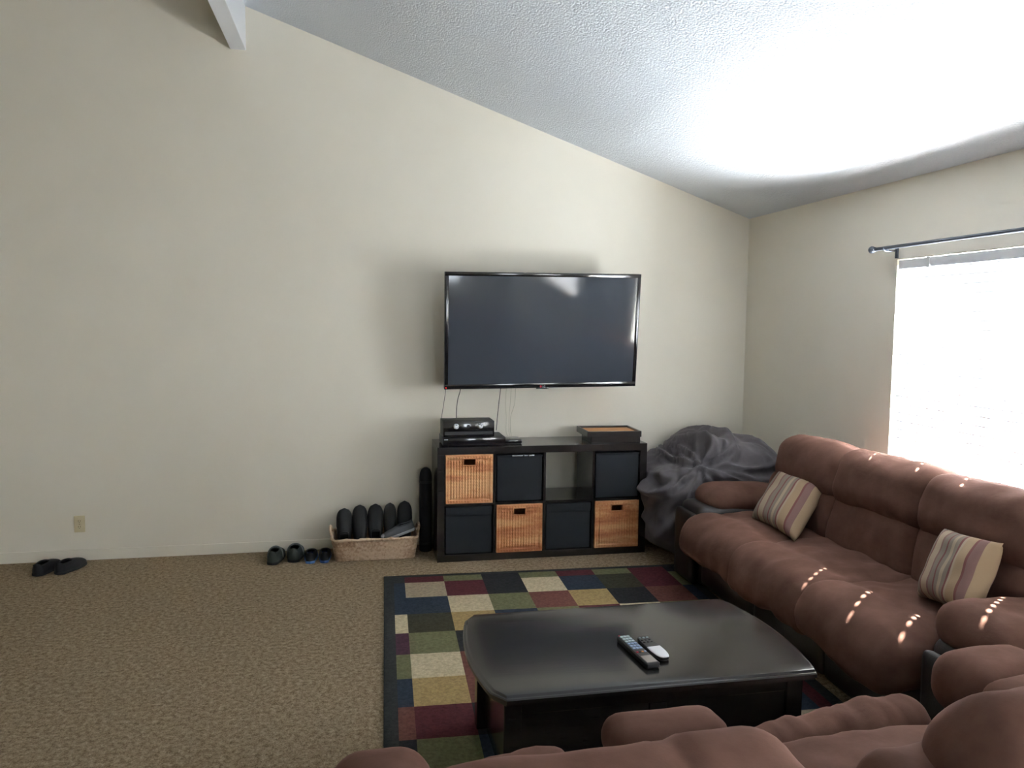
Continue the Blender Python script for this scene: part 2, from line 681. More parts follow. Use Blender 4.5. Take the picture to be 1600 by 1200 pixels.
# ------------------------------------------------------------------ blinds
def slat_mesh(y0, y1, holes, tilt=math.radians(69), depth=0.05, th=0.003):
    bm = bmesh.new()
    ys = [y0]
    for h in sorted(holes):
        ys += [h - 0.008, h + 0.008]
    ys.append(y1)
    xs = [-depth / 2, -0.010, 0.010, depth / 2]

    def P(x, y, s):
        z = 0.004 * (1 - (2 * x / depth) ** 2) + s * th / 2
        return (x * math.cos(tilt) + z * math.sin(tilt), y, -x * math.sin(tilt) + z * math.cos(tilt))
    V = {}
    for s in (-1, 1):
        for i, x in enumerate(xs):
            for j, y in enumerate(ys):
                V[s, i, j] = bm.verts.new(P(x, y, s))
    nx, ny = len(xs), len(ys)
    hole = lambda i, j: i == 1 and j % 2 == 1
    for i in range(nx - 1):
        for j in range(ny - 1):
            if hole(i, j):
                a = [(i, j), (i + 1, j), (i + 1, j + 1), (i, j + 1)]
                for q in range(4):
                    p, r = a[q], a[(q + 1) % 4]
                    bm.faces.new((V[(1,) + p], V[(1,) + r], V[(-1,) + r], V[(-1,) + p]))
                continue
            bm.faces.new((V[1, i, j], V[1, i + 1, j], V[1, i + 1, j + 1], V[1, i, j + 1]))
            bm.faces.new((V[-1, i, j + 1], V[-1, i + 1, j + 1], V[-1, i + 1, j], V[-1, i, j]))
    for j in range(ny - 1):
        for i in (0, nx - 1):
            bm.faces.new((V[1, i, j], V[1, i, j + 1], V[-1, i, j + 1], V[-1, i, j]))
    for i in range(nx - 1):
        for j in (0, ny - 1):
            bm.faces.new((V[1, i, j], V[-1, i, j], V[-1, i + 1, j], V[1, i + 1, j]))
    # thick opaque lip added on the room-side edge to darken the slat lines
    nf = len(bm.faces)
    lip = box(bm, -depth / 2 - 0.0035, -depth / 2 + 0.0035, y0, y1, -0.003, 0.003)
    for v in lip:
        x, z = v.co.x, v.co.z
        v.co.x, v.co.z = x * math.cos(tilt) + z * math.sin(tilt), -x * math.sin(tilt) + z * math.cos(tilt)
    bm.faces.ensure_lookup_table()
    for f in bm.faces[nf:]:
        f.material_index = 1
    bmesh.ops.recalc_face_normals(bm, faces=bm.faces)
    me = bpy.data.meshes.new('slat')
    bm.to_mesh(me)
    bm.free()
    me.materials.append(MAT['slat'])
    me.materials.append(MAT['trim'])
    return me


def blind(label, y0, y1, z0, z1, x, holes, pitch=0.047):
    t = thing('window_blind', label, 'blind', (x, (y0 + y1) / 2, z1))
    L = (y1 - y0) / 2
    cy = (y0 + y1) / 2
    obj('headrail', bx(-0.024, 0.024, -L, L, -0.058, -0.006, bev=0.004), MAT['trim'], t)
    for s in (-0.6, 0.6):
        obj('headrail_clip', bx(-0.029, -0.0245, s * L - 0.012, s * L + 0.012, -0.062, -0.002, bev=0.002), MAT['vinyl'], t)
    me = slat_mesh(-L + 0.004, L - 0.004, [h - cy for h in holes])
    z = -0.085
    n = 0
    while z1 + z > z0 + 0.055:
        o = bpy.data.objects.new('slat', me)
        COL.objects.link(o)
        o.parent = t
        o.location = (0, 0, z)
        z -= pitch
        n += 1
    obj('bottom_rail', bx(-0.026, 0.026, -L + 0.004, L - 0.004, z0 - z1 + 0.006, z0 - z1 + 0.024, bev=0.004), MAT['slat'], t)
    for h in holes:
        bm = bmesh.new()
        for xx in (-0.0295, 0.0295):
            tube(bm, [(xx, h - cy + 0.011, -0.05), (xx, h - cy + 0.011, z0 - z1 + 0.02)], 0.0009, 5)
        obj('ladder_cord', bm, MAT['slat'], t)
    return t


blind('white slatted blind glowing in the bright window behind the brown sofa', W1[0] + 0.008, W1[1] - 0.008, W1[2] + 0.012, W1[3], XR + 0.026,
      [-1.83, -2.17, -2.45, -2.79])
blind('white slatted blind in the second window, seen only as a reflection on the television', W2[0] + 0.008, W2[1] - 0.008, W2[2] + 0.012, W2[3], XR + 0.045,
      [-5.4, -6.7, -8.0])

# ------------------------------------------------------------------ curtain rod
cr = thing('curtain_rod', 'dark grey metal curtain rod with round finial above the window', 'curtain rod', (2.38, -1.592, 2.072))
bm = bmesh.new()
tube(bm, [(0, -0.02, 0), (0, -2.02, 0)], 0.0105, 12)
obj('pole', bm, MAT['gunmetal'], cr, True)
for yy, sg in ((0, 1), (-2.04, -1)):
    bm = bmesh.new()
    prof = [(0.0105, -0.032), (0.014, -0.030), (0.014, -0.024), (0.010, -0.022)]
    prof += [(0.021 * math.sin(a), -0.003 - 0.021 * math.cos(a)) for a in [PI * (0.14 + 0.85 * k / 9) for k in range(10)]]
    lathe(bm, [(r_, sg * h_) for r_, h_ in prof], 18, 'Y', (0, yy, 0))
    obj('finial', bm, MAT['gunmetal'], cr, True, 1.0)
for yy in (-0.12, -1.9):
    bm = bmesh.new()
    box(bm, 0.068, 0.0765, yy - 0.012, yy + 0.012, -0.055, 0.012, bev=0.002)
    tube(bm, smooth_path([(0.07, yy, -0.012), (0.03, yy, -0.016), (0.0, yy, -0.0165)], 4), 0.0055, 8)
    tube(bm, [(0.015 * math.cos(a), yy, 0.015 * math.sin(a)) for a in [PI * (0.95 + 1.1 * k / 8) for k in range(9)]], 0.004, 6)
    obj('bracket', bm, MAT['gunmetal'], cr, True)

# ------------------------------------------------------------------ wall outlet
ol = thing('wall_outlet', 'small almond electrical outlet low on the cream wall', 'outlet', (-2.367, 0, 0.25))
bm = bmesh.new()
box(bm, -0.034, 0.034, -0.006, -0.0005, -0.057, 0.057, bev=0.003)
obj('cover_plate', bm, MAT['ivory'], ol, True)
for zz in (-0.02, 0.02):
    rp = obj('receptacle', bx(-0.016, 0.016, -0.0085, -0.0055, zz - 0.014, zz + 0.014, bev=0.0025), MAT['ivory'], ol, True)
    bm = bmesh.new()
    for xx in (-0.006, 0.006):
        box(bm, xx - 0.0012, xx + 0.0012, -0.0092, -0.0083, zz - 0.002, zz + 0.007)
    box(bm, -0.002, 0.002, -0.0092, -0.0083, zz - 0.010, zz - 0.006)
    obj('slots', bm, MAT['slot'], rp)
bm = bmesh.new()
lathe(bm, [(0.003, -0.0075), (0.003, -0.006)], 10, 'Y')
obj('screw', bm, MAT['silver'], ol)

# ------------------------------------------------------------------ patchwork rug
RUG_C = dict(
    border=(0.040, 0.041, 0.040), navy=(0.034, 0.043, 0.060), maroon=(0.095, 0.030, 0.034), brick=(0.150, 0.062, 0.050),
    cream=(0.50, 0.42, 0.28), beige=(0.34, 0.275, 0.19), olive=(0.150, 0.148, 0.078), gold=(0.34, 0.245, 0.110),
    char=(0.030, 0.029, 0.031), dkolive=(0.052, 0.048, 0.032), plum=(0.075, 0.034, 0.050))
rug_names = list(RUG_C)
rug_mats = [m_rug_colour('rug_' + k, c) for k, c in RUG_C.items()]
us = [0.0, 0.06, 0.128] + [0.128 + 0.2445 * k for k in range(1, 8)] + [1.907, 1.967]
vs_ = [0.0, 0.045, 0.15] + [0.15 + 0.2615 * k for k in range(1, 11)] + [2.83, 2.89]
# rows from the far edge (after the border); columns: strip, 7 squares, strip
grid = [
    ['border', 'maroon', 'olive', 'char', 'olive', 'maroon', 'olive', 'maroon', 'char'],
    ['navy', 'beige', 'maroon', 'char', 'cream', 'navy', 'dkolive', 'maroon', 'olive'],
    ['navy', 'navy', 'cream', 'olive', 'brick', 'gold', 'char', 'brick', 'navy'],
    ['cream', 'dkolive', 'gold', 'navy', 'olive', 'maroon', 'cream', 'olive', 'gold'],
    ['plum', 'olive', 'char', 'maroon', 'gold', 'navy', 'beige', 'char', 'maroon'],
    ['olive', 'cream', 'brick', 'gold', 'navy', 'olive', 'maroon', 'cream', 'olive'],
    ['navy', 'gold', 'brick', 'olive', 'maroon', 'cream', 'navy', 'gold', 'char'],
    ['brick', 'maroon', 'char', 'cream', 'olive', 'brick', 'gold', 'navy', 'maroon'],
    ['char', 'olive', 'navy', 'gold', 'maroon', 'char', 'olive', 'beige', 'brick'],
    ['gold', 'cream', 'maroon', 'navy', 'olive', 'gold', 'brick', 'navy', 'cream'],
    ['maroon', 'navy', 'olive', 'beige', 'char', 'maroon', 'cream', 'olive', 'navy'],
    ['olive', 'maroon', 'gold', 'navy', 'cream', 'olive', 'maroon', 'char', 'gold'],
]
bm = bmesh.new()
NR, NC = len(vs_) - 1, len(us) - 1
Vt = [[bm.verts.new((u, -v, 0.011 if 0 < i < NR and 0 < j < NC else 0.009)) for j, u in enumerate(us)] for i, v in enumerate(vs_)]
for i in range(NR):
    for j in range(NC):
        f = bm.faces.new((Vt[i][j], Vt[i + 1][j], Vt[i + 1][j + 1], Vt[i][j + 1]))
        k = 'border'
        if 0 < i < NR - 1 and 0 < j < NC - 1:
            k = grid[min(i - 1, 11)][min(j - 1, 8)]
        f.material_index = rug_names.index(k)
edge = [e_ for e_ in bm.edges if len(e_.link_faces) == 1]
ret = bmesh.ops.extrude_edge_only(bm, edges=edge)
for v in [g for g in ret['geom'] if isinstance(g, bmesh.types.BMVert)]:
    v.co.z = 0.0005
rug = obj('area_rug', bm, rug_mats, loc=(-0.365, -0.706, 0.0005), rot=(0, 0, -0.035))
tag(rug, 'patchwork rug of maroon, olive, gold, navy and cream blocks on the tan carpet', 'rug')


# ------------------------------------------------------------------ cube shelf
sh = thing('cube_shelf', 'low black-brown cube shelf with eight openings under the television', 'shelf', (0, -0.4535, 0))
D0, D1 = 0.0, 0.39
Wd, Ht, fr, dv, cell = 1.49, 0.79, 0.05, 0.016, 0.3355
obj('side_panel', bx(0, fr, D0, D1, fr, Ht - fr, bev=0.0015), MAT['wood'], sh)
obj('side_panel', bx(Wd - fr, Wd, D0, D1, fr, Ht - fr, bev=0.0015), MAT['wood'], sh)
obj('top_board', bx(0, Wd, D0, D1, Ht - fr, Ht, bev=0.0015), MAT['wood'], sh)
obj('bottom_board', bx(0, Wd, D0, D1, 0.0, fr, bev=0.0015), MAT['wood'], sh)
obj('middle_board', bx(fr, Wd - fr, D0 + 0.001, D1, fr + cell + 0.002, fr + cell + dv + 0.002), MAT['wood'], sh)
zr = [(fr, fr + cell + 0.002), (fr + cell + dv + 0.002, Ht - fr)]
cx0 = [fr + k * (cell + dv) for k in range(4)]
for k in range(1, 4):
    for z0, z1 in zr:
        obj('divider', bx(cx0[k] - dv, cx0[k], D0 + 0.001, D1, z0, z1), MAT['wood'], sh)


def weave_panel(bm, w_, h_, hole, y=0.0, nx=66, nz=66, amp=0.0014, mi=0):
    """woven front: stakes every second column, weavers over and under; hole = (x0,x1,z0,z1) left open"""
    V = {}
    for i in range(nx + 1):
        for k in range(nz + 1):
            x, z = w_ * i / nx, h_ * k / nz
            s = math.cos(PI * i / 1.5) * (1 if (k // 2) % 2 else -1)
            r_ = math.cos(PI * k)
            b = min(i, nx - i, k, nz - k) / 2
            off = amp * (0.7 * s + 0.5 * r_) - 0.0026 * math.cos(2 * PI * 16.5 * i / nx) if b >= 1 else 0.0
            if b < 2.5:
                off = -0.003 + off * 0.4
            if 2.5 <= b < 4.0 and k > 4:
                off = 0.0035 + off * 0.3
            V[i, k] = bm.verts.new((x, y + off, z))
    for i in range(nx):
        for k in range(nz):
            xc, zc = w_ * (i + .5) / nx, h_ * (k + .5) / nz
            if hole[0] < xc < hole[1] and hole[2] < zc < hole[3]:
                continue
            bm.faces.new((V[i, k], V[i + 1, k], V[i + 1, k + 1], V[i, k + 1]))


def wicker_bin(col, row, label, protrude=0.004):
    bw, bh, bd = 0.322, 0.328, 0.36
    x = cx0[col] + (cell - bw) / 2
    z = zr[row][0] + 0.001
    t = thing('wicker_basket', label, 'basket', (x, -0.4535 - protrude, z), 0, 'honey wicker baskets in the cube shelf')
    hole = (bw / 2 - 0.04, bw / 2 + 0.04, bh - 0.066, bh - 0.024)
    bm = bmesh.new()
    weave_panel(bm, bw, bh, hole)
    obj('woven_front', bm, MAT['wicker'], t)
    bm = bmesh.new()
    th = 0.008
    box(bm, 0, th, 0.008, bd, 0, bh)
    box(bm, bw - th, bw, 0.008, bd, 0, bh)
    box(bm, th, bw - th, bd - th, bd, 0, bh)
    box(bm, th, bw - th, 0.008, bd - th, 0, th)
    obj('woven_shell', bm, MAT['wicker'], t)
    bm = bmesh.new()
    x0, x1, z0, z1 = hole
    c = 0.007
    for q in ((x0 - c, x1 + c, z1, z1 + c), (x0 - c, x1 + c, z0 - c, z0), (x0 - c, x0, z0, z1), (x1, x1 + c, z0, z1)):
        box(bm, q[0], q[1], -0.006, 0.012, q[2], q[3], bev=0.002)
    obj('handle_rim', bm, MAT['wicker'], t)
    bm = bmesh.new()
    tube(bm, [(0, 0.004, bh), (bw, 0.004, bh)], 0.006, 8)
    obj('top_rim', bm, MAT['wicker'], t, True)
    return t


wicker_bin(0, 1, 'honey wicker basket in the upper left opening of the shelf')
wicker_bin(1, 0, 'honey wicker basket in the lower row between two black fabric bins')
wicker_bin(3, 0, 'honey wicker basket in the lower right opening beside the grey bean bag')


def fabric_bin(col, row, label, lid=False, strip=False, recess=0.002):
    bw, bh, bd = 0.326, 0.326, 0.36
    x = cx0[col] + cell / 2
    z = zr[row][0] + 0.001
    t = thing('fabric_bin', label, 'storage bin', (x, -0.4535 + recess, z), 0, 'black fabric bins in the cube shelf')
    bm = soft((bw - 0.006, bd, bh - 0.008), 0.008, (0, 0.004, 0), 0.002, 5, col * 3 + row, 0.03)
    xf(bm, (0, bd / 2 + 0.006, bh / 2 - 0.002))
    obj('bin_body', bm, MAT['binfab'], t, True)
    if lid:
        obj('folded_hem', bx(-bw / 2 + .003, bw / 2 - .003, -0.002, bd, bh - 0.058, bh + 0.0, bev=0.004), MAT['binfab'], t, True)
    else:
        obj('top_seam', bx(-bw / 2 + .003, bw / 2 - .003, -0.0005, 0.006, bh - 0.016, bh - 0.004, bev=0.002), MAT['binfab'], t, True)
    if strip:
        bm = bmesh.new()
        for a, b in ((-0.055, 0.02), (0.03, 0.055), (0.062, 0.10)):
            box(bm, a, b, -0.004, 0.001, bh - 0.012, bh - 0.004, bev=0.001)
        s_ = obj('shiny_label_strip', bm, MAT['silver'], t)
        s_['label'] = 'narrow shiny strip along the top edge'
    return t


fabric_bin(1, 1, 'black fabric bin with a shiny strip along its top edge', strip=True)
fabric_bin(3, 1, 'black fabric bin in the upper right opening under the dark trays')
fabric_bin(0, 0, 'black fabric bin in the lower left opening under a wicker basket', lid=True)
fabric_bin(2, 0, 'black fabric bin under the empty shelf opening', lid=True)

# ------------------------------------------------------------------ things on the shelf
Z0 = 0.7905
dvr = thing('set_top_box', 'wide flat black set-top box at the left end of the shelf top', 'electronics', (0.04, -0.43, Z0))
obj('casing', bx(0, 0.43, 0.004, 0.25, 0.006, 0.060, bev=0.003), MAT['matblack'], dvr, True)
obj('front_panel', bx(0, 0.43, -0.002, 0.0035, 0.006, 0.060, bev=0.0015), MAT['bezel'], dvr, True)
bm = bmesh.new()
for k, (a, b) in enumerate(((0.008, 0.016), (0.018, 0.025), (0.027, 0.034))):
    box(bm, a, b, -0.003, -0.002, 0.046, 0.052)
obj('front_marking', bm, MAT['mark'], dvr)
for xx, yy in ((0.03, 0.03), (0.40, 0.03), (0.03, 0.22), (0.40, 0.22)):
    bm = bmesh.new()
    lathe(bm, [(0.012, 0.0), (0.012, 0.0065)], 12, 'Z', (xx, yy, 0))
    obj('foot', bm, MAT['matblack'], dvr)
am = thing('stereo_amplifier', 'black amplifier with two silver knobs stacked on the set-top box', 'electronics', (0.042, -0.425, Z0 + 0.0605))
obj('casing', bx(0, 0.35, 0.006, 0.19, 0.006, 0.112, bev=0.003), MAT['matblack'], am, True)
obj('front_panel', bx(0, 0.35, -0.002, 0.0055, 0.006, 0.112, bev=0.002), MAT['bezel'], am, True)
for xx in (0.088, 0.254):
    bm = bmesh.new()
    lathe(bm, [(0.019, -0.0025), (0.019, -0.006), (0.016, -0.008), (0.0155, -0.022), (0.0135, -0.024), (0.0, -0.024)][:5], 20, 'Y', (xx, 0, 0.078))
    kb = obj('knob', bm, MAT['silver'], am, True)
    obj('pointer', bx(xx - 0.0012, xx + 0.0012, -0.0245, -0.0238, 0.080, 0.0905), MAT['matblack'], kb)
bm = bmesh.new()
lathe(bm, [(0.011, -0.0025), (0.011, -0.005)], 16, 'Y', (0.171, 0, 0.078))
obj('badge', bm, MAT['matblack'], am)
obj('lower_trim', bx(0.01, 0.34, -0.0035, -0.002, 0.02, 0.042, bev=0.0006), MAT['matblack'], am)
for xx, yy in ((0.03, 0.03), (0.32, 0.03), (0.03, 0.16), (0.32, 0.16)):
    bm = bmesh.new()
    lathe(bm, [(0.01, 0.0), (0.01, 0.0065)], 12, 'Z', (xx, yy, 0))
    obj('foot', bm, MAT['matblack'], am)
rb = thing('media_player', 'small flat black media box right of the set-top box', 'electronics', (0.477, -0.36, Z0), 0.0)
obj('casing', bx(0, 0.125, 0, 0.14, 0.003, 0.030, bev=0.005), MAT['bezel'], rb, True)
obj('base', bx(0.006, 0.119, 0.006, 0.134, 0.0, 0.0035), MAT['matblack'], rb)


def tray(name, label, loc, rotz, w_, d_, h_, base_mat, flare=0.0, wall=0.014):
    t = thing(name, label, 'tray', loc, rotz, 'dark trays stacked on the shelf')
    x, y = w_ / 2, d_ / 2
    obj('tray_base', bx(-x + wall, x - wall, -y + wall, y - wall, 0.0, h_ * 0.66, bev=0.001), base_mat, t)
    for q in ((-x, x, -y, -y + wall), (-x, x, y - wall, y), (-x, -x + wall, -y + wall, y - wall), (x - wall, x, -y + wall, y - wall)):
        obj('tray_side', bx(q[0], q[1], q[2], q[3], 0, h_, bev=0.002), MAT['wood'], t)
    return t


tray('wooden_tray', 'dark wooden tray resting on the shelf under the orange-lined tray', (1.272, -0.285, Z0), -0.02, 0.36, 0.26, 0.044, MAT['wood'])
tray('wooden_tray', 'dark tray with orange lining on top of another dark tray', (1.255, -0.285, Z0 + 0.0445), -0.035, 0.395, 0.315, 0.042, MAT['cork'])

# ------------------------------------------------------------------ television
tv = thing('television', 'large black flat-screen television mounted on the cream wall', 'television', (0.753, -0.335, 1.576), rot=(0.112, -0.010, 0.014))
TW, TH = 1.391 / 2, 0.804 / 2
obj('housing', bx(-TW, TW, 0.002, 0.045, -TH, TH, bev=0.006), MAT['bezel'], tv, True)
bm = bmesh.new()
b_, bt = 0.026, 0.034
box(bm, -TW, -TW + b_, -0.008, 0.0015, -TH + bt, TH - b_, bev=0.002)
box(bm, TW - b_, TW, -0.008, 0.0015, -TH + bt, TH - b_, bev=0.002)
box(bm, -TW, TW, -0.008, 0.0015, TH - b_, TH, bev=0.002)
box(bm, -TW, TW, -0.008, 0.0015, -TH, -TH + bt, bev=0.002)
obj('bezel', bm, MAT['bezel'], tv, True)
obj('screen', bx(-TW + b_, TW - b_, -0.004, 0.0015, -TH + bt, TH - b_), MAT['screen'], tv)
obj('rear_housing', bx(-0.52, 0.52, 0.0455, 0.072, -0.30, 0.30, bev=0.008), MAT['matblack'], tv, True)
bm = bmesh.new()
box(bm, -0.045, 0.045, -0.012, 0.004, -TH - 0.007, -TH + 0.004, bev=0.003)
obj('logo_tab', bm, MAT['bezel'], tv, True)
bm = bmesh.new()
lathe(bm, [(0.0075, -0.0095), (0.0075, -0.008)], 16, 'Y', (-0.012, 0, -TH + 0.011))
obj('logo_disc', bm, MAT['red'], tv)
cu = bpy.data.curves.new('logo_text', 'FONT')
cu.body = 'LG'
cu.size = 0.018
cu.extrude = 0.0003
to = bpy.data.objects.new('logo_text', cu)
COL.objects.link(to)
dg = bpy.context.evaluated_depsgraph_get()
me = bpy.data.meshes.new_from_object(to.evaluated_get(dg))
bpy.data.objects.remove(to)
lt = link('logo_text', me, MAT['mark'], tv)
lt.location = (0.0, -0.0086, -TH + 0.005)
lt.rotation_euler = (PI / 2, 0, 0)
bm = bmesh.new()
lathe(bm, [(0.003, -0.0095), (0.003, -0.008)], 10, 'Y', (-TW + 0.012, 0, -TH + 0.012))
obj('standby_light', bm, MAT['led'], tv)
# mount: plate on the wall and arm, in the television's own frame
mt = obj('wall_mount_arm', bx(-0.03, 0.03, 0.0725, 0.30, -0.03, 0.03, bev=0.004), MAT['matblack'], tv)
obj('wall_plate', bx(-0.12, 0.12, 0.285, 0.305, -0.16, 0.10, bev=0.003), MAT['matblack'], mt)


def cable(label, pts, r, mat, cat='cable', group='cables hanging below the television'):
    bm = bmesh.new()
    base = Vector(pts[-1])
    tube(bm, [p - base for p in smooth_path(pts, 8)], r, 6)
    o = obj('cable', bm, mat, None, True, None, loc=base)
    return tag(o, label, cat, group)


cable('leftmost thin black cable hanging from the left corner of the television',
      [(0.085, -0.19, 1.25), (0.088, -0.16, 1.16), (0.076, -0.14, 1.05), (0.062, -0.13, 0.95), (0.055, -0.14, 0.86)], 0.0019, MAT['cablek'])
cable('second black cable from the left, dropping behind the silver-knobbed amplifier',
      [(0.196, -0.19, 1.25), (0.192, -0.17, 1.16), (0.174, -0.15, 1.08), (0.168, -0.14, 1.0), (0.165, -0.17, 0.90), (0.166, -0.20, 0.86)], 0.0026, MAT['cablek'])
cable('black cable hanging from the television straight above the gap right of the amplifier',
      [(0.487, -0.19, 1.25), (0.483, -0.16, 1.165), (0.474, -0.14, 1.05), (0.464, -0.14, 0.95), (0.452, -0.165, 0.86)], 0.0026, MAT['cablek'])
for k, (x0, x1) in enumerate(((0.525, 0.528), (0.560, 0.548), (0.592, 0.560))):
    lab = ['pale thin cable nearest the right-hand black cable under the television',
           'middle one of the three pale thin cables under the television',
           'rightmost pale thin cable under the television, curving to the small media box'][k]
    cable(lab, [(x0, -0.19, 1.25), (x0, -0.16, 1.16), (x0 - 0.002, -0.14, 1.05), (x1 + 0.004, -0.13, 0.95), (x1, -0.15, 0.85), (x1, -0.20, 0.823)], 0.0014, MAT['cablew'])


# ------------------------------------------------------------------ coffee table
ct = thing('coffee_table', 'large black wooden coffee table with bowed ends on the patchwork rug', 'table', (0.47, -2.915, 0.0115))


def table_outline(hx, hy, bow, rc=0.03, n=14):
    pts = []
    # counter-clockwise from near-left
    pts += [(-hx + rc, -hy), (hx - rc * 0.3, -hy)]
    for k in range(1, n):
        t = -1 + 2 * k / n
        pts.append((hx + bow * (1 - t * t), hy * t * 0.985))
    pts += [(hx - rc, hy), (-hx + rc, hy)]
    for k in range(1, n):
        t = 1 - 2 * k / n
        pts.append((-hx - bow * (1 - t * t), hy * t * 0.985))
    return pts


bm = bmesh.new()
zt = 0.4385
prism(bm, table_outline(0.565, 0.365, 0.05), [(zt - 0.040, 0.022), (zt - 0.034, 0.010), (zt - 0.026, 0.010), (zt - 0.024, 0.0), (zt - 0.012, 0.0),
                                             (zt - 0.008, 0.004), (zt - 0.007, 0.010), (zt - 0.001, 0.016), (zt, 0.020)])
obj('tabletop', bm, MAT['wood'], ct, True, 0.5)
bx0, bx1, by0, by1, bz1 = -0.535, 0.535, -0.315, 0.315, zt - 0.0405
for sx in (0, 1):
    for sy in (0, 1):
        xa = bx0 if sx == 0 else bx1 - 0.06
        ya = by0 if sy == 0 else by1 - 0.06
        obj('corner_post', bx(xa, xa + 0.06, ya, ya + 0.06, 0, bz1, bev=0.003), MAT['wood'], ct)
for sy in (0, 1):
    ya = by0 + 0.012 if sy == 0 else by1 - 0.03
    pn = obj('long_side_panel', bx(bx0 + 0.06, bx1 - 0.06, ya, ya + 0.018, 0.03, bz1), MAT['wood'], ct)
    yf = by0 + 0.006 if sy == 0 else by1 - 0.018
    bm = bmesh.new()
    box(bm, bx0 + 0.06, bx1 - 0.06, yf, yf + 0.012, 0.03, 0.09, bev=0.002)
    box(bm, bx0 + 0.06, bx1 - 0.06, yf, yf + 0.012, bz1 - 0.05, bz1, bev=0.002)
    box(bm, -0.03, 0.03, yf, yf + 0.012, 0.09, bz1 - 0.05, bev=0.002)
    obj('panel_frame', bm, MAT['wood'], pn)
for sx in (0, 1):
    xa = bx0 + 0.03 if sx == 0 else bx1 - 0.048
    obj('end_panel', bx(xa, xa + 0.018, by0 + 0.06, by1 - 0.06, 0.03, bz1), MAT['wood'], ct)

# remotes
ZT = 0.4385 + 0.0115 + 0.0006
r1 = thing('remote_control', 'long black remote control with grey and blue buttons on the coffee table', 'remote', (0.459, -3.045, ZT), 0.02, 'remote controls')
r1.rotation_euler = (0, 0, 0.10)
bm = bmesh.new()
prism(bm, [(-0.022, -0.125), (0.022, -0.125), (0.026, -0.118), (0.026, 0.118), (0.022, 0.125), (-0.022, 0.125), (-0.026, 0.118), (-0.026, -0.118)],
      [(0, 0.004), (0.005, 0), (0.018, 0), (0.022, 0.004)])
obj('body', bm, MAT['remote'], r1, True)
for k in range(6):
    for j in range(3):
        obj('button', bx(-0.0185 + j * 0.0128, -0.0075 + j * 0.0128, 0.100 - k * 0.021, 0.113 - k * 0.021, 0.0215, 0.0245, bev=0.001),
            MAT['rgrey'] if k < 3 else MAT['rblue'], r1)
for j, mm in enumerate(('red', 'shoeg', 'cork', 'rblue')):
    obj('button', bx(-0.0195 + j * 0.0102, -0.0115 + j * 0.0102, -0.034, -0.026, 0.0215, 0.0242, bev=0.001), MAT[mm], r1)
obj('lower_panel', bx(-0.019, 0.019, -0.115, -0.062, 0.0215, 0.0228), MAT['rtan'], r1)
obj('power_button', bx(-0.021, -0.014, 0.1145, 0.121, 0.0215, 0.0242, bev=0.001), MAT['red'], r1)
r2 = thing('remote_control', 'short white and black remote control beside the long black remote', 'remote', (0.527, -3.025, ZT), 0.10, 'remote controls')
n_ = 28
ol2 = []
for k in range(n_):
    a = 2 * PI * k / n_
    c_, s_ = math.cos(a), math.sin(a)
    wd = 0.029 if s_ < 0 else 0.027
    ol2.append((wd * (abs(c_) ** 0.6) * (1 if c_ > 0 else -1), 0.095 * (abs(s_) ** (0.75 if s_ < 0 else 0.35)) * (1 if s_ > 0 else -1)))
bm = bmesh.new()
prism(bm, ol2, [(0, 0.006), (0.006, 0), (0.013, 0.0), (0.016, 0.003)])
obj('body', bm, MAT['remote'], r2, True)
lo = [(x * 0.97, y) for x, y in ol2 if y < 0.018] 
lo = sorted([p for p in lo], key=lambda p: math.atan2(p[1] + 0.03, p[0]))
bm = bmesh.new()
prism(bm, lo, [(0.007, 0.0), (0.0165, 0.001), (0.019, 0.005)])
obj('white_lower_cover', bm, MAT['rwhite'], r2, True)
for k in range(3):
    for j in range(3):
        bm = bmesh.new()
        lathe(bm, [(0.0048, 0.0155), (0.0044, 0.0185)], 10, 'Z', (-0.015 + 0.015 * j, 0.079 - 0.0185 * k, 0))
        obj('button', bm, MAT['rgrey'] if (k == 0) else MAT['matblack'], r2)


# ------------------------------------------------------------------ reclining sofas
def sofa_part(name, bm, mat, parent, smooth=True):
    return obj(name, bm, mat, parent, smooth, None)


# three seat sofa under the window. local axes: x along its length (0 near end), y = depth (0 back, + front), z up
so = thing('sofa', 'long brown microfibre reclining sofa below the window with two striped pillows', 'sofa', (2.40, -3.485, 0), PI / 2)
LS = 2.55
arms = [(0.0, 0.30), (2.24, 2.55)]
seats = [(0.31, 0.945), (0.945, 1.585), (1.585, 2.235)]
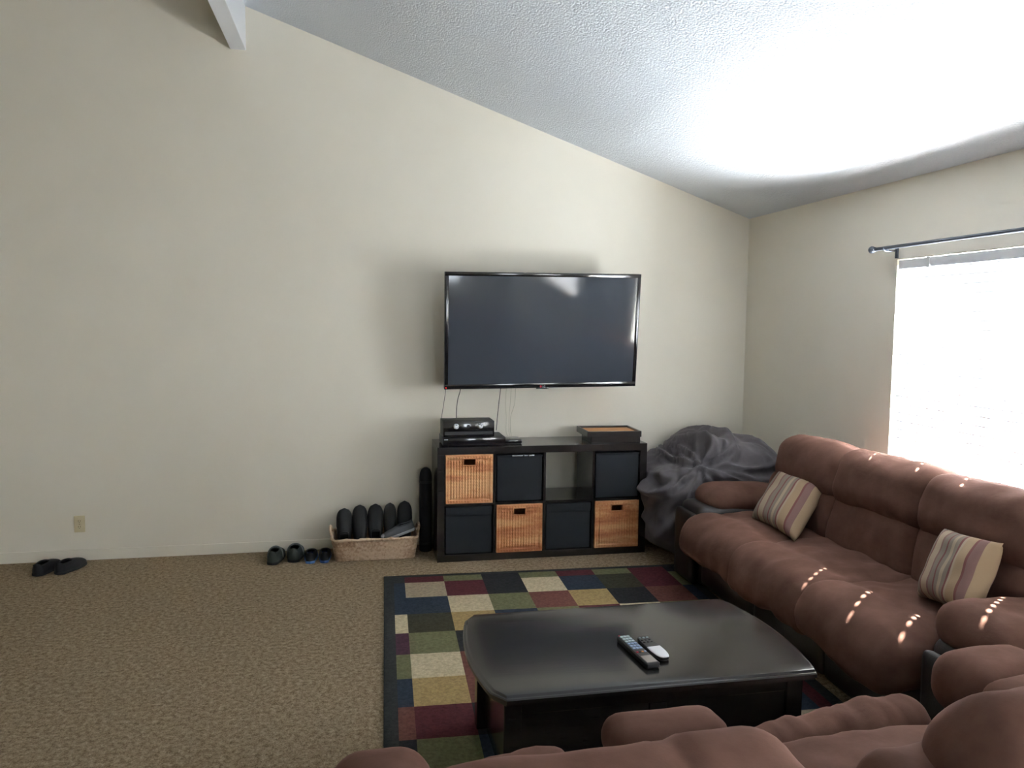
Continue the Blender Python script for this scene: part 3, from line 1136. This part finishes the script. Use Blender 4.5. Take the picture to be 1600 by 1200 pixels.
# base
bm = soft((LS - 0.64, 0.76, 0.24), 0.03, (0, 0, 0), 0.004, 4, 3, 0.05)
sofa_part('base', xf(bm, (LS / 2, 0.46, 0.165)), MAT['leather'], so)
bm = bmesh.new()
for k, (a, b) in enumerate(seats):
    pass
bm.free()
for k, (a, b) in enumerate(seats):
    bm = soft((b - a - 0.006, 0.05, 0.25), 0.02, (0, 0.012, 0), 0.004, 4, 30 + k, 0.03)
    sofa_part('footrest_front', xf(bm, ((a + b) / 2, 0.835, 0.165)), MAT['leather'], so)
bm = soft((LS - 0.06, 0.16, 0.80), 0.06, (0, 0, 0), 0.006, 4, 5, 0.05)
sofa_part('back_frame', xf(bm, (LS / 2, 0.095, 0.43)), MAT['leather'], so)
for k, (a, b) in enumerate(arms):
    bm = soft((b - a, 0.78, 0.50), 0.05, (0.015, 0.0, 0), 0.008, 4, 7 + k, 0.035)
    sofa_part('arm_side', xf(bm, ((a + b) / 2, 0.475, 0.262)), MAT['leather'], so)
    bm = soft((b - a - 0.03, 0.05, 0.44), 0.024, (0, 0.008, 0), 0.004, 4, 11 + k, 0.03)
    sofa_part('arm_front_panel', xf(bm, ((a + b) / 2, 0.885, 0.245)), MAT['leather'], so)

    def armfn(p):
        t = (p.y / 0.38)
        p.z += -0.03 * max(0, t - 0.55) ** 2 * 4 + 0.012 * math.sin(t * 2)
        return p
    bm = soft((b - a + (0.035, 0.0)[k], (0.72, 0.64)[k], 0.155), 0.072, (0.012, 0.01, 0.018), 0.014, 4.5, 17 + k, 0.022, armfn)
    sofa_part('arm_pad', xf(bm, ((a + b) / 2, (0.50, 0.46)[k], (0.553, 0.525)[k])), MAT['brown'], so)


def seat_fn(depth, hz, drop=0.05):
    def f(p):
        t = p.y / (depth / 2)
        # front edge rolls down, a soft dish in the middle
        if t > 0.45:
            p.z -= drop * ((t - 0.45) / 0.55) ** 2
        if p.z > 0:
            p.z -= 0.014 * math.exp(-((t + 0.1) / 0.35) ** 2)
        return p
    return f


for k, (a, b) in enumerate(seats):
    dep = 0.72
    e0, e1 = (0.0, 0.075) if k == 0 else ((0.075, 0.075) if k == 1 else (0.075, 0.055))
    bm = soft((b - a + e0 + e1, dep, 0.215), 0.085, (0.0, 0.018, 0.035), 0.030, 4.2, 41 + k * 3, 0.022, seat_fn(dep, 0.1),
              stretch=(1, 0.8, 1), creases=[(1, 0.10, 0.010, 0.03)])
    sofa_part('seat_cushion', xf(bm, ((a + b - e0 + e1) / 2, 0.645, 0.378)), MAT['brown'], so)
    # lumbar pad
    bm = soft((b - a + 0.085, 0.24, 0.36), 0.095, (0.0, 0.03, 0.0), 0.022, 4.5, 61 + k, 0.024)
    sofa_part('lumbar_pad', xf(bm, ((a + b) / 2, 0.315, 0.575), (0.16, 0, 0)), MAT['brown'], so)
    # head pillow
    bm = soft((b - a + (0.11 if k < 2 else 0.04), 0.30, 0.33), 0.115, (0.004, 0.03, 0.008), 0.022, 4.0, 71 + k, 0.022)
    sofa_part('back_pillow', xf(bm, ((a + b) / 2 - (0.0 if k < 2 else 0.035), 0.265, 0.806), (0.24, 0, 0)), MAT['brown'], so)


# console loveseat in the foreground, its back to the camera
PH = 0.07
lv = thing('sofa', 'brown reclining loveseat with centre console in the foreground, back to the viewer', 'sofa', (-0.62, -4.70, 0), PH)
LL = 2.28
bm = soft((LL - 0.56, 0.80, 0.26), 0.03, (0, 0, 0), 0.004, 4, 3, 0.06)
sofa_part('base', xf(bm, (LL / 2 - 0.02, 0.54, 0.16)), MAT['leather'], lv)
bm = soft((LL - 0.30, 0.14, 0.78), 0.05, (0, 0.0, 0), 0.006, 3, 9, 0.05)
sofa_part('back_frame', xf(bm, (LL / 2, 0.09, 0.42)), MAT['brown'], lv)
# arms (left, right)
for k, (a, b, f) in enumerate(((0.085, 0.32, 0.94), (1.95, 2.29, 1.06))):
    bm = soft((b - a - 0.02, f - 0.14, 0.50), 0.05, (0.01, 0, 0), 0.008, 4, 83 + k, 0.04)
    sofa_part('arm_side', xf(bm, ((a + b) / 2, f / 2 + 0.02, 0.262)), MAT['leather'], lv)
    bm = soft((b - a, f - 0.40, 0.15), 0.070, (0.012, 0.0, 0.02), 0.016, 4.5, 87 + k, 0.022)
    sofa_part('arm_pad', xf(bm, ((a + b) / 2, 0.5 * f + 0.03, 0.538)), MAT['brown'], lv)
    bm = soft((b - a + 0.01, 0.26, 0.19), 0.085, (0.006, 0.015, 0.012), 0.012, 4.5, 91 + k, 0.022)
    sofa_part('arm_front_roll', xf(bm, ((a + b) / 2, f - 0.12, 0.520)), MAT['brown'], lv)
# seats: cushion and separate footrest pad
for k, (a, b) in enumerate(((0.36, 0.765), (1.11, 1.93))):
    bm = soft((b - a + 0.012, 0.60, 0.20), 0.085, (0, 0.01, 0.03), 0.022, 4.2, 101 + k, 0.024)
    sofa_part('seat_cushion', xf(bm, ((a + b) / 2, 0.63, 0.385)), MAT['brown'], lv)

    def fpad(p, kk=k):
        p.z += 0.030 * (p.x / 0.3)
        p.z -= 0.05 * max(0.0, p.y / 0.11) ** 2
        return p
    bm = soft((b - a + 0.006, 0.22, 0.19), 0.085, (0, 0.012, 0.015), 0.026, 5.0, 111 + k * 5, 0.018, fpad, stretch=(2.2, 0.7, 1))
    sofa_part('footrest_pad', xf(bm, ((a + b) / 2, 1.035, 0.345)), MAT['brown'], lv)
    bm = soft((b - a - 0.01, 0.05, 0.24), 0.02, (0, 0.01, 0), 0.004, 4, 121 + k, 0.035)
    sofa_part('footrest_front', xf(bm, ((a + b) / 2, 0.99, 0.165)), MAT['leather'], lv)
    bm = soft((b - a + 0.02, 0.24, 0.38), 0.09, (0, 0.02, 0.0), 0.02, 4, 131 + k, 0.03)
    sofa_part('lumbar_pad', xf(bm, ((a + b) / 2, 0.30, 0.60), (0.14, 0, 0)), MAT['brown'], lv)
# console
bm = soft((0.335, 0.66, 0.52), 0.04, (0, 0, 0), 0.004, 4, 141, 0.04)
sofa_part('console_box', xf(bm, (0.937, 0.60, 0.275)), MAT['leather'], lv)
bm = soft((0.325, 0.52, 0.09), 0.04, (0, 0, 0.008), 0.008, 5, 143, 0.02)
co = sofa_part('console_lid', xf(bm, (0.937, 0.52, 0.575)), MAT['brown'], lv)
bm = soft((0.325, 0.15, 0.11), 0.05, (0, 0.008, 0.004), 0.008, 5, 147, 0.02)
sofa_part('console_front_roll', xf(bm, (0.937, 0.845, 0.570)), MAT['brown'], lv)


# back pillows: broad, rounded shoulders
def bpfn(p):
    return p


bm = soft((0.75, 0.30, 0.42), 0.10, (0.0, 0.02, 0.016), 0.020, 3.6, 151, 0.022, creases=[(0, 0.12, 0.010, 0.02)])
sofa_part('back_pillow', xf(bm, (0.540, 0.235, 0.683), (0.12, 0, 0)), MAT['brown'], lv)
bm = soft((0.66, 0.32, 0.46), 0.16, (0.0, 0.03, 0.02), 0.022, 3.6, 157, 0.022)
sofa_part('back_pillow', xf(bm, (1.535, 0.235, 0.675), (0.12, 0, 0)), MAT['brown'], lv)


# ------------------------------------------------------------------ throw pillows
def throw_pillow(label, bl, br, tl, tr, seed):
    """corner points of the front face: bottom/top, left/right"""
    bl, br, tl, tr = map(Vector, (bl, br, tl, tr))
    c = (bl + br + tl + tr) / 4
    X = ((br + tr) - (bl + tl)).normalized()
    Y0 = ((tl + tr) - (bl + br)).normalized()
    sk = Y0.dot(X)
    Yv = (Y0 - X * sk).normalized()
    ck = Y0.dot(Yv)
    Zv = X.cross(Yv)
    w_ = ((br - bl).length + (tr - tl).length) / 2
    h_ = ((tl - bl).length + (tr - br).length) / 2
    n = 26
    bm = bmesh.new()
    V = {}
    for s in (-1, 1):
        for i in range(n + 1):
            for j in range(n + 1):
                u, v_ = 2 * i / n - 1, 2 * j / n - 1
                e_ = (1 - u ** 4) * (1 - v_ ** 4)
                pin = 1 - 0.075 * (1 - abs(v_) ** 2.2) * abs(u) ** 3
                pin2 = 1 - 0.075 * (1 - abs(u) ** 2.2) * abs(v_) ** 3
                th = 0.062 * max(0, e_) ** 0.55 + 0.004
                nz = noise.noise(Vector((u * 2.2, v_ * 2.2, seed))) * 0.010 * e_
                yy = v_ * h_ / 2 * pin2
                q = Vector((u * w_ / 2 * pin + yy * sk, yy * ck, s * (th + nz)))
                if s == 1 or (0 < i < n and 0 < j < n):
                    V[s, i, j] = bm.verts.new(q)
                else:
                    V[s, i, j] = V.get((1, i, j)) or bm.verts.new(q)
    for i in range(n + 1):
        for j in range(n + 1):
            if i in (0, n) or j in (0, n):
                if V[-1, i, j] is not V[1, i, j]:
                    bm.verts.remove(V[1, i, j])
                    V[1, i, j] = V[-1, i, j]
    for i in range(n):
        for j in range(n):
            for s in (-1, 1):
                vs2 = [V[s, i, j], V[s, i + 1, j], V[s, i + 1, j + 1], V[s, i, j + 1]]
                bm.faces.new(vs2 if s > 0 else vs2[::-1])
    uvl = bm.loops.layers.uv.new('weave')
    for f in bm.faces:
        for lp in f.loops:
            c_ = lp.vert.co
            lp[uvl].uv = ((c_.x - c_.y / ck * sk) / w_ + 0.5, c_.y / ck / h_ + 0.5)
    o = obj('throw_pillow', bm, MAT['stripes'], None, True, None)
    Mx = Matrix((X, Yv, Zv)).transposed().to_4x4()
    Mx.translation = c - Zv * 0.03
    o.matrix_world = Mx
    return tag(o, label, 'pillow', 'striped throw pillows on the sofa')


throw_pillow('striped throw pillow at the far end of the sofa beside the grey bean bag',
             (1.72, -1.50, 0.53), (1.72, -1.95, 0.522), (2.0, -1.337, 0.787), (2.0, -1.80, 0.768), 1)
throw_pillow('striped throw pillow nearest the viewer, leaning behind the near sofa arm',
             (1.76, -2.82, 0.525), (1.70, -3.17, 0.56), (1.95, -2.738, 0.785), (1.88, -3.11, 0.83), 2)


# ------------------------------------------------------------------ bean bag in the corner
def bean_bag():
    bm = bmesh.new()
    nu, nv = 230, 120
    C = Vector((1.965, -0.475, 0.40))
    sm = lambda t: max(0.0, min(1.0, t)) ** 2 * (3 - 2 * max(0.0, min(1.0, t)))
    V = []
    for j in range(nv + 1):
        ph = PI * j / nv
        row = []
        for i in range(nu):
            th = 2 * PI * i / nu
            d = Vector((math.sin(ph) * math.cos(th), math.sin(ph) * math.sin(th), math.cos(ph)))
            ex, ez = 0.58, 0.62
            a = Vector((0.53, 0.45, 0.47))
            if d.z < 0:
                a.z = 0.40
            k = (abs(d.x / a.x) ** (2 / ex) + abs(d.y / a.y) ** (2 / ex)) ** (ex / ez) + abs(d.z / a.z) ** (2 / ez)
            p = d * k ** (-ez / 2)
            if p.z > 0:
                # low lobe on the left, flat high crown, then down towards the side wall
                f = 0.60 + 0.12 * sm((p.x + 0.40) / 0.12) + 0.28 * sm((p.x + 0.29) / 0.20)
                f *= 1 - 0.17 * sm((p.x - 0.30) / 0.20)
                p.z *= f
            # gathered folds fanning out from the neck of the bag
            fx, fz = p.x + 0.24, p.z - 0.30
            an = math.atan2(fz, fx)
            ra = math.hypot(fx, fz)
            q = Vector((math.cos(an) * 2.6, math.sin(an) * 2.6, ra * 1.5 + p.y * 1.3)) + Vector((3.1, 7.7, 1.3))
            w1 = noise.noise(q * 0.95)
            w2 = noise.noise(q * 1.8 + Vector((w1 * 0.9, 4, 2)))
            w3 = noise.noise(Vector((p.x * 9, p.y * 9, p.z * 9)) + Vector((w2 * 1.5, 1, 9)))
            g = noise.noise(Vector((p.x * 2.6 + 9, p.y * 2.6, p.z * 2.6)))
            ridge = (0.5 - min(1, abs(w1) * 3.0)) * 0.060 + (0.5 - min(1, abs(w2) * 2.6)) * 0.048 + (0.5 - abs(w3) * 1.6) * 0.014 + g * 0.03
            fade = min(1.0, max(0.12, (p.z + 0.42) / 0.25))
            p += d * ridge * fade
            p = p + C
            p.z = max(p.z, 0.003)
            p.y = min(p.y, -0.03)
            p.x = min(p.x, XR - 0.02)
            if p.x < 1.497 and p.y > -0.475:
                p.x = 1.497 + (p.x - 1.497) * 0.02
            lim = -0.90 - 0.11 * sm((p.z - 0.60) / 0.08)
            if p.y < lim:
                p.y = lim + (p.y - lim) * 0.1
            row.append(bm.verts.new(p))
        V.append(row)
    for j in range(nv):
        for i in range(nu):
            bm.faces.new((V[j][i], V[j][(i + 1) % nu], V[j + 1][(i + 1) % nu], V[j + 1][i]))
    bmesh.ops.remove_doubles(bm, verts=bm.verts, dist=0.0005)
    bmesh.ops.smooth_vert(bm, verts=bm.verts, factor=0.5, use_axis_x=True, use_axis_y=True, use_axis_z=True)
    base = Vector((1.94, -0.475, 0))
    bmesh.ops.translate(bm, vec=-base, verts=bm.verts)
    o = obj('bean_bag', bm, MAT['bag'], None, True, None, loc=base)
    tag(o, 'large crumpled charcoal bean bag in the corner between shelf and sofa', 'bean bag')
    return o


bean_bag()

# ------------------------------------------------------------------ seagrass shoe basket
bk = thing('woven_basket', 'low pale woven basket full of shoes against the wall', 'basket', (-0.410, -0.190, 0.001))


def basket_wall(w0, d0, w1, d1, h):
    bm = bmesh.new()
    nper, nz = 170, 15

    def rect(t, w_, d_):
        # perimeter point of a rounded rectangle
        rr = 0.03
        a = 2 * PI * t
        c_, s_ = math.cos(a), math.sin(a)
        e_ = 0.18
        return Vector((w_ / 2 * (abs(c_) ** e_) * (1 if c_ > 0 else -1), d_ / 2 * (abs(s_) ** e_) * (1 if s_ > 0 else -1), 0))
    # arc-length resample
    m_ = 1600
    base = [rect(k / m_, 1.0, d0 / w0) for k in range(m_ + 1)]
    acc = [0.0]
    for p, q in zip(base, base[1:]):
        acc.append(acc[-1] + (q - p).length)
    tot = acc[-1]
    ts = []
    idx = 0
    for k in range(nper):
        s = tot * k / nper
        while acc[idx + 1] < s:
            idx += 1
        ts.append((idx + (s - acc[idx]) / max(1e-9, acc[idx + 1] - acc[idx])) / m_)
    rings = []
    for j in range(nz + 1):
        f = j / nz
        w_, d_ = w0 + (w1 - w0) * f, d0 + (d1 - d0) * f
        ring = []
        for k, t in enumerate(ts):
            p = rect(t, w_, d_)
            n2 = p.normalized()
            s = (1 if (j + k) % 2 else -1) * (1.0 + 0.35 * math.sin(k * 2.7 + j * 1.3))
            ring.append(bm.verts.new(p + n2 * 0.0046 * s + Vector((0, 0, h * f))))
        rings.append(ring)
    inner = []
    for j in range(2):
        f = 1 - j
        w_, d_ = w0 + (w1 - w0) * f - 0.024, d0 + (d1 - d0) * f - 0.024
        inner.append([bm.verts.new(rect(t, w_, d_) + Vector((0, 0, h * f if f else 0.012))) for t in ts])
    allr = rings + inner
    for q, s in zip(allr, allr[1:]):
        for k in range(nper):
            bm.faces.new((q[k], q[(k + 1) % nper], s[(k + 1) % nper], s[k]))
    bm.faces.new(rings[0][::-1])
    bm.faces.new(inner[-1])
    rim = []
    for t in ts[::4]:
        rim.append(rect(t, w1, d1) + Vector((0, 0, h)))
    return bm, rim


bm, rim = basket_wall(0.535, 0.27, 0.585, 0.315, 0.150)
obj('woven_side', bm, MAT['hyacinth'], bk, True, 1.2)
bm = bmesh.new()
rim = rim + [rim[0]]
pts = []
for i, p in enumerate(rim):
    pts.append(p + Vector((0, 0, 0.003 * math.sin(i * 1.9))))
tube(bm, pts, [0.010 + 0.002 * math.sin(i * 1.7) for i in range(len(pts))], 8, False)
obj('rim', bm, MAT['hyacinth'], bk, True, None)
for sx in (-1, 1):
    bm = bmesh.new()
    pp = smooth_path([(sx * 0.29, -0.07, 0.150), (sx * 0.302, -0.055, 0.195), (sx * 0.304, 0.0, 0.212), (sx * 0.302, 0.055, 0.195), (sx * 0.29, 0.07, 0.150)], 6)
    tube(bm, pp, 0.009, 8)
    obj('handle', bm, MAT['hyacinth'], bk, True, None)


# ------------------------------------------------------------------ shoes
def shoe_meshes(L=0.28, W=0.10, H=0.085, open_=True):
    """a shoe pointing to +y, heel at y=0; returns (upper, sole, opening) bmeshes"""
    n, m_ = 22, 18

    def half_w(t):   # sole outline half width along the length
        return W / 2 * (0.70 + 0.30 * math.sin(PI * min(1, max(0, (t - 0.15) / 0.85)) ** 1.15) if t < 0.72 else 0.99) * \
            (math.sqrt(max(0, 1 - ((t - 0.72) / 0.28) ** 2.4)) if t > 0.72 else 1) * (math.sqrt(max(0, 1 - ((0.12 - t) / 0.12) ** 2)) if t < 0.12 else 1)

    def height(t):
        if t < 0.35:
            return H * (0.92 - 0.05 * math.sin(PI * t / 0.35))
        u = (t - 0.35) / 0.65
        return H * (0.92 * (1 - u) ** 1.0 + 0.50 * u) * (math.sqrt(max(0.0, 1 - max(0, (u - 0.72) / 0.28) ** 2)) if u > 0.72 else 1)
    up_ = bmesh.new()
    rings = []
    st = 0.018
    for i in range(n + 1):
        t = 0.004 + 0.992 * i / n
        w_, h_ = max(0.004, half_w(t)), max(0.010, height(t) - st)
        ring = []
        for k in range(m_ + 1):
            a = PI * k / m_
            x = w_ * math.cos(a)
            x = w_ * (abs(math.cos(a)) ** 0.8) * (1 if math.cos(a) > 0 else -1)
            z = st + h_ * (math.sin(a) ** 0.75 if 0 < k < m_ else 0)
            ring.append(up_.verts.new((x, L * t, z)))
        rings.append(ring)
    for i, (q, s) in enumerate(zip(rings, rings[1:])):
        t = (i + 0.5) / n
        for k in range(m_):
            if open_ and 0.08 < t < 0.42 and m_ * 0.28 < k + 0.5 < m_ * 0.72:
                continue
            up_.faces.new((q[k], q[k + 1], s[k + 1], s[k]))
    up_.faces.new(rings[0])
    up_.faces.new(rings[-1][::-1])
    for q, s in zip(rings, rings[1:]):
        up_.faces.new((q[0], s[0], s[m_], q[m_]))
    so_ = bmesh.new()
    out = []
    for i in range(n + 1):
        t = i / n
        out.append((half_w(t) * 1.04 + 0.001, L * t))
    ol = [(x, y) for x, y in out] + [(-x, y) for x, y in out[::-1][1:-1]]
    prism(so_, ol, [(0, 0.002), (0.004, 0), (0.015, 0), (0.019, 0.003)])
    op = None
    if open_:
        op = bmesh.new()
        pts = []
        for t, a in [(0.08, 0.28), (0.2, 0.27), (0.32, 0.27), (0.43, 0.32), (0.46, 0.5), (0.43, 0.68), (0.32, 0.73), (0.2, 0.73), (0.08, 0.72), (0.035, 0.5), (0.08, 0.28)]:
            w_, h_ = half_w(t), height(t) - st
            ca = math.cos(PI * a)
            pts.append(Vector((w_ * (abs(ca) ** 0.8) * (1 if ca > 0 else -1), L * t, st + h_ * math.sin(PI * a) ** 0.75)))
        tube(op, smooth_path(pts, 4), 0.0045, 6, False)
    return up_, so_, op


def shoe(label, loc, rot, L=0.28, W=0.10, H=0.085, mats=('shoe', 'sole', 'shoe'), group=None, strap=None, toe=None, open_=True):
    t = thing('shoe', label, 'shoe', loc, rot=rot, group=group)
    u, s, o = shoe_meshes(L, W, H, open_)
    obj('upper', u, MAT[mats[0]], t, True, 1.0)
    obj('sole', s, MAT[mats[1]], t, True)
    if o:
        obj('collar', o, MAT[mats[2]], t, True, None)
    if strap:
        bm = bmesh.new()
        pts = [(W * 0.50 * math.cos(PI * k / 12), L * (0.46 + 0.06 * math.sin(PI * k / 12)), 0.018 + (H * 0.73) * math.sin(PI * k / 12) ** 0.8) for k in range(13)]
        tube(bm, pts, 0.006, 6)
        obj('strap', bm, MAT[strap], t, True, None)
    if toe:
        bm = soft((W * 0.72, 0.05, 0.035), 0.016, (0, 0, 0), 0, 1, 0, 0.012)
        obj('toe_cap', xf(bm, (0, L - 0.026, 0.024)), MAT[toe], t, True, None)
    return t


G1, G2 = 'shoes left on the carpet', 'shoes standing in the woven basket'
# pair far left below the outlet
shoe('black slip-on shoe on the carpet, left one of the pair under the outlet', (-2.525, -0.325, 0.001), (0, 0, 0.20 - 0.35), 0.255, 0.105, 0.085, group=G1)
shoe('black slip-on shoe on the carpet, right one of the pair under the outlet', (-2.405, -0.315, 0.001), (0, 0, -0.30), 0.255, 0.105, 0.085, group=G1)
# two pairs left of the basket
shoe('dark green clog with grey strap, farthest left beside the woven basket', (-1.092, -0.335, 0.001), (0, 0, -0.10), 0.265, 0.102, 0.10, ('shoeg', 'sole', 'shoeg'), G1, 'soleg')
shoe('dark green clog with grey strap, right one of the clogs left of the basket', (-0.957, -0.300, 0.001), (0, 0, -0.04), 0.265, 0.108, 0.105, ('shoeg', 'sole', 'shoeg'), G1, 'soleg')
shoe('low black sandal with blue sole next to the green clogs', (-0.843, -0.345, 0.001), (0, 0, 0.01), 0.25, 0.086, 0.08, ('shoe', 'soleb', 'shoe'), G1)
shoe('low black sandal with blue sole touching the woven basket', (-0.750, -0.345, 0.001), (0, 0, 0.01), 0.25, 0.080, 0.08, ('shoe', 'soleb', 'shoe'), G1)
# toes up in the basket, soles to the wall
xs_ = [(-0.620, 0.325, 0.104), (-0.513, 0.345, 0.102), (-0.405, 0.348, 0.104), (-0.303, 0.352, 0.086), (-0.200, 0.362, 0.100)]
ws = ['leftmost shoe standing toe up in the woven basket', 'second shoe from the left standing toe up in the woven basket',
      'middle shoe of the five standing toe up in the woven basket', 'fourth shoe from the left standing toe up in the woven basket',
      'rightmost toe-up shoe in the woven basket, behind the grey sneaker']
for k, (x, top, wd) in enumerate(xs_):
    L_ = top - 0.03
    shoe('dark ' + ws[k], (x, -0.155, 0.03), (PI / 2 - 0.12, 0, 0.0), L_, wd, 0.09, group=G2, open_=(k % 2 == 0))
shoe('grey sneaker with pale toe lying tilted at the right end of the woven basket', (-0.135, -0.285, 0.195), (-0.30, 0, 1.62), 0.24, 0.078, 0.08,
     ('greyshoe', 'toe', 'greyshoe'), G2, None, 'toe')

# ------------------------------------------------------------------ tall black case
tc_ = thing('upright_case', 'tall slim black case with rounded top standing between basket and shelf', 'case', (-0.052, -0.155, 0.001))
bm = bmesh.new()
lathe(bm, [(0.040, 0.0), (0.045, 0.006), (0.0455, 0.3), (0.045, 0.535), (0.041, 0.565), (0.031, 0.588), (0.015, 0.600), (0.004, 0.602)], 24)
obj('shell', bm, MAT['shoe'], tc_, True, None)
for zz in (0.06, 0.50):
    bm = bmesh.new()
    lathe(bm, [(0.0455, zz - 0.008), (0.0475, zz - 0.006), (0.0475, zz + 0.006), (0.0455, zz + 0.008)], 24)
    obj('band', bm, MAT['matblack'], tc_, True)
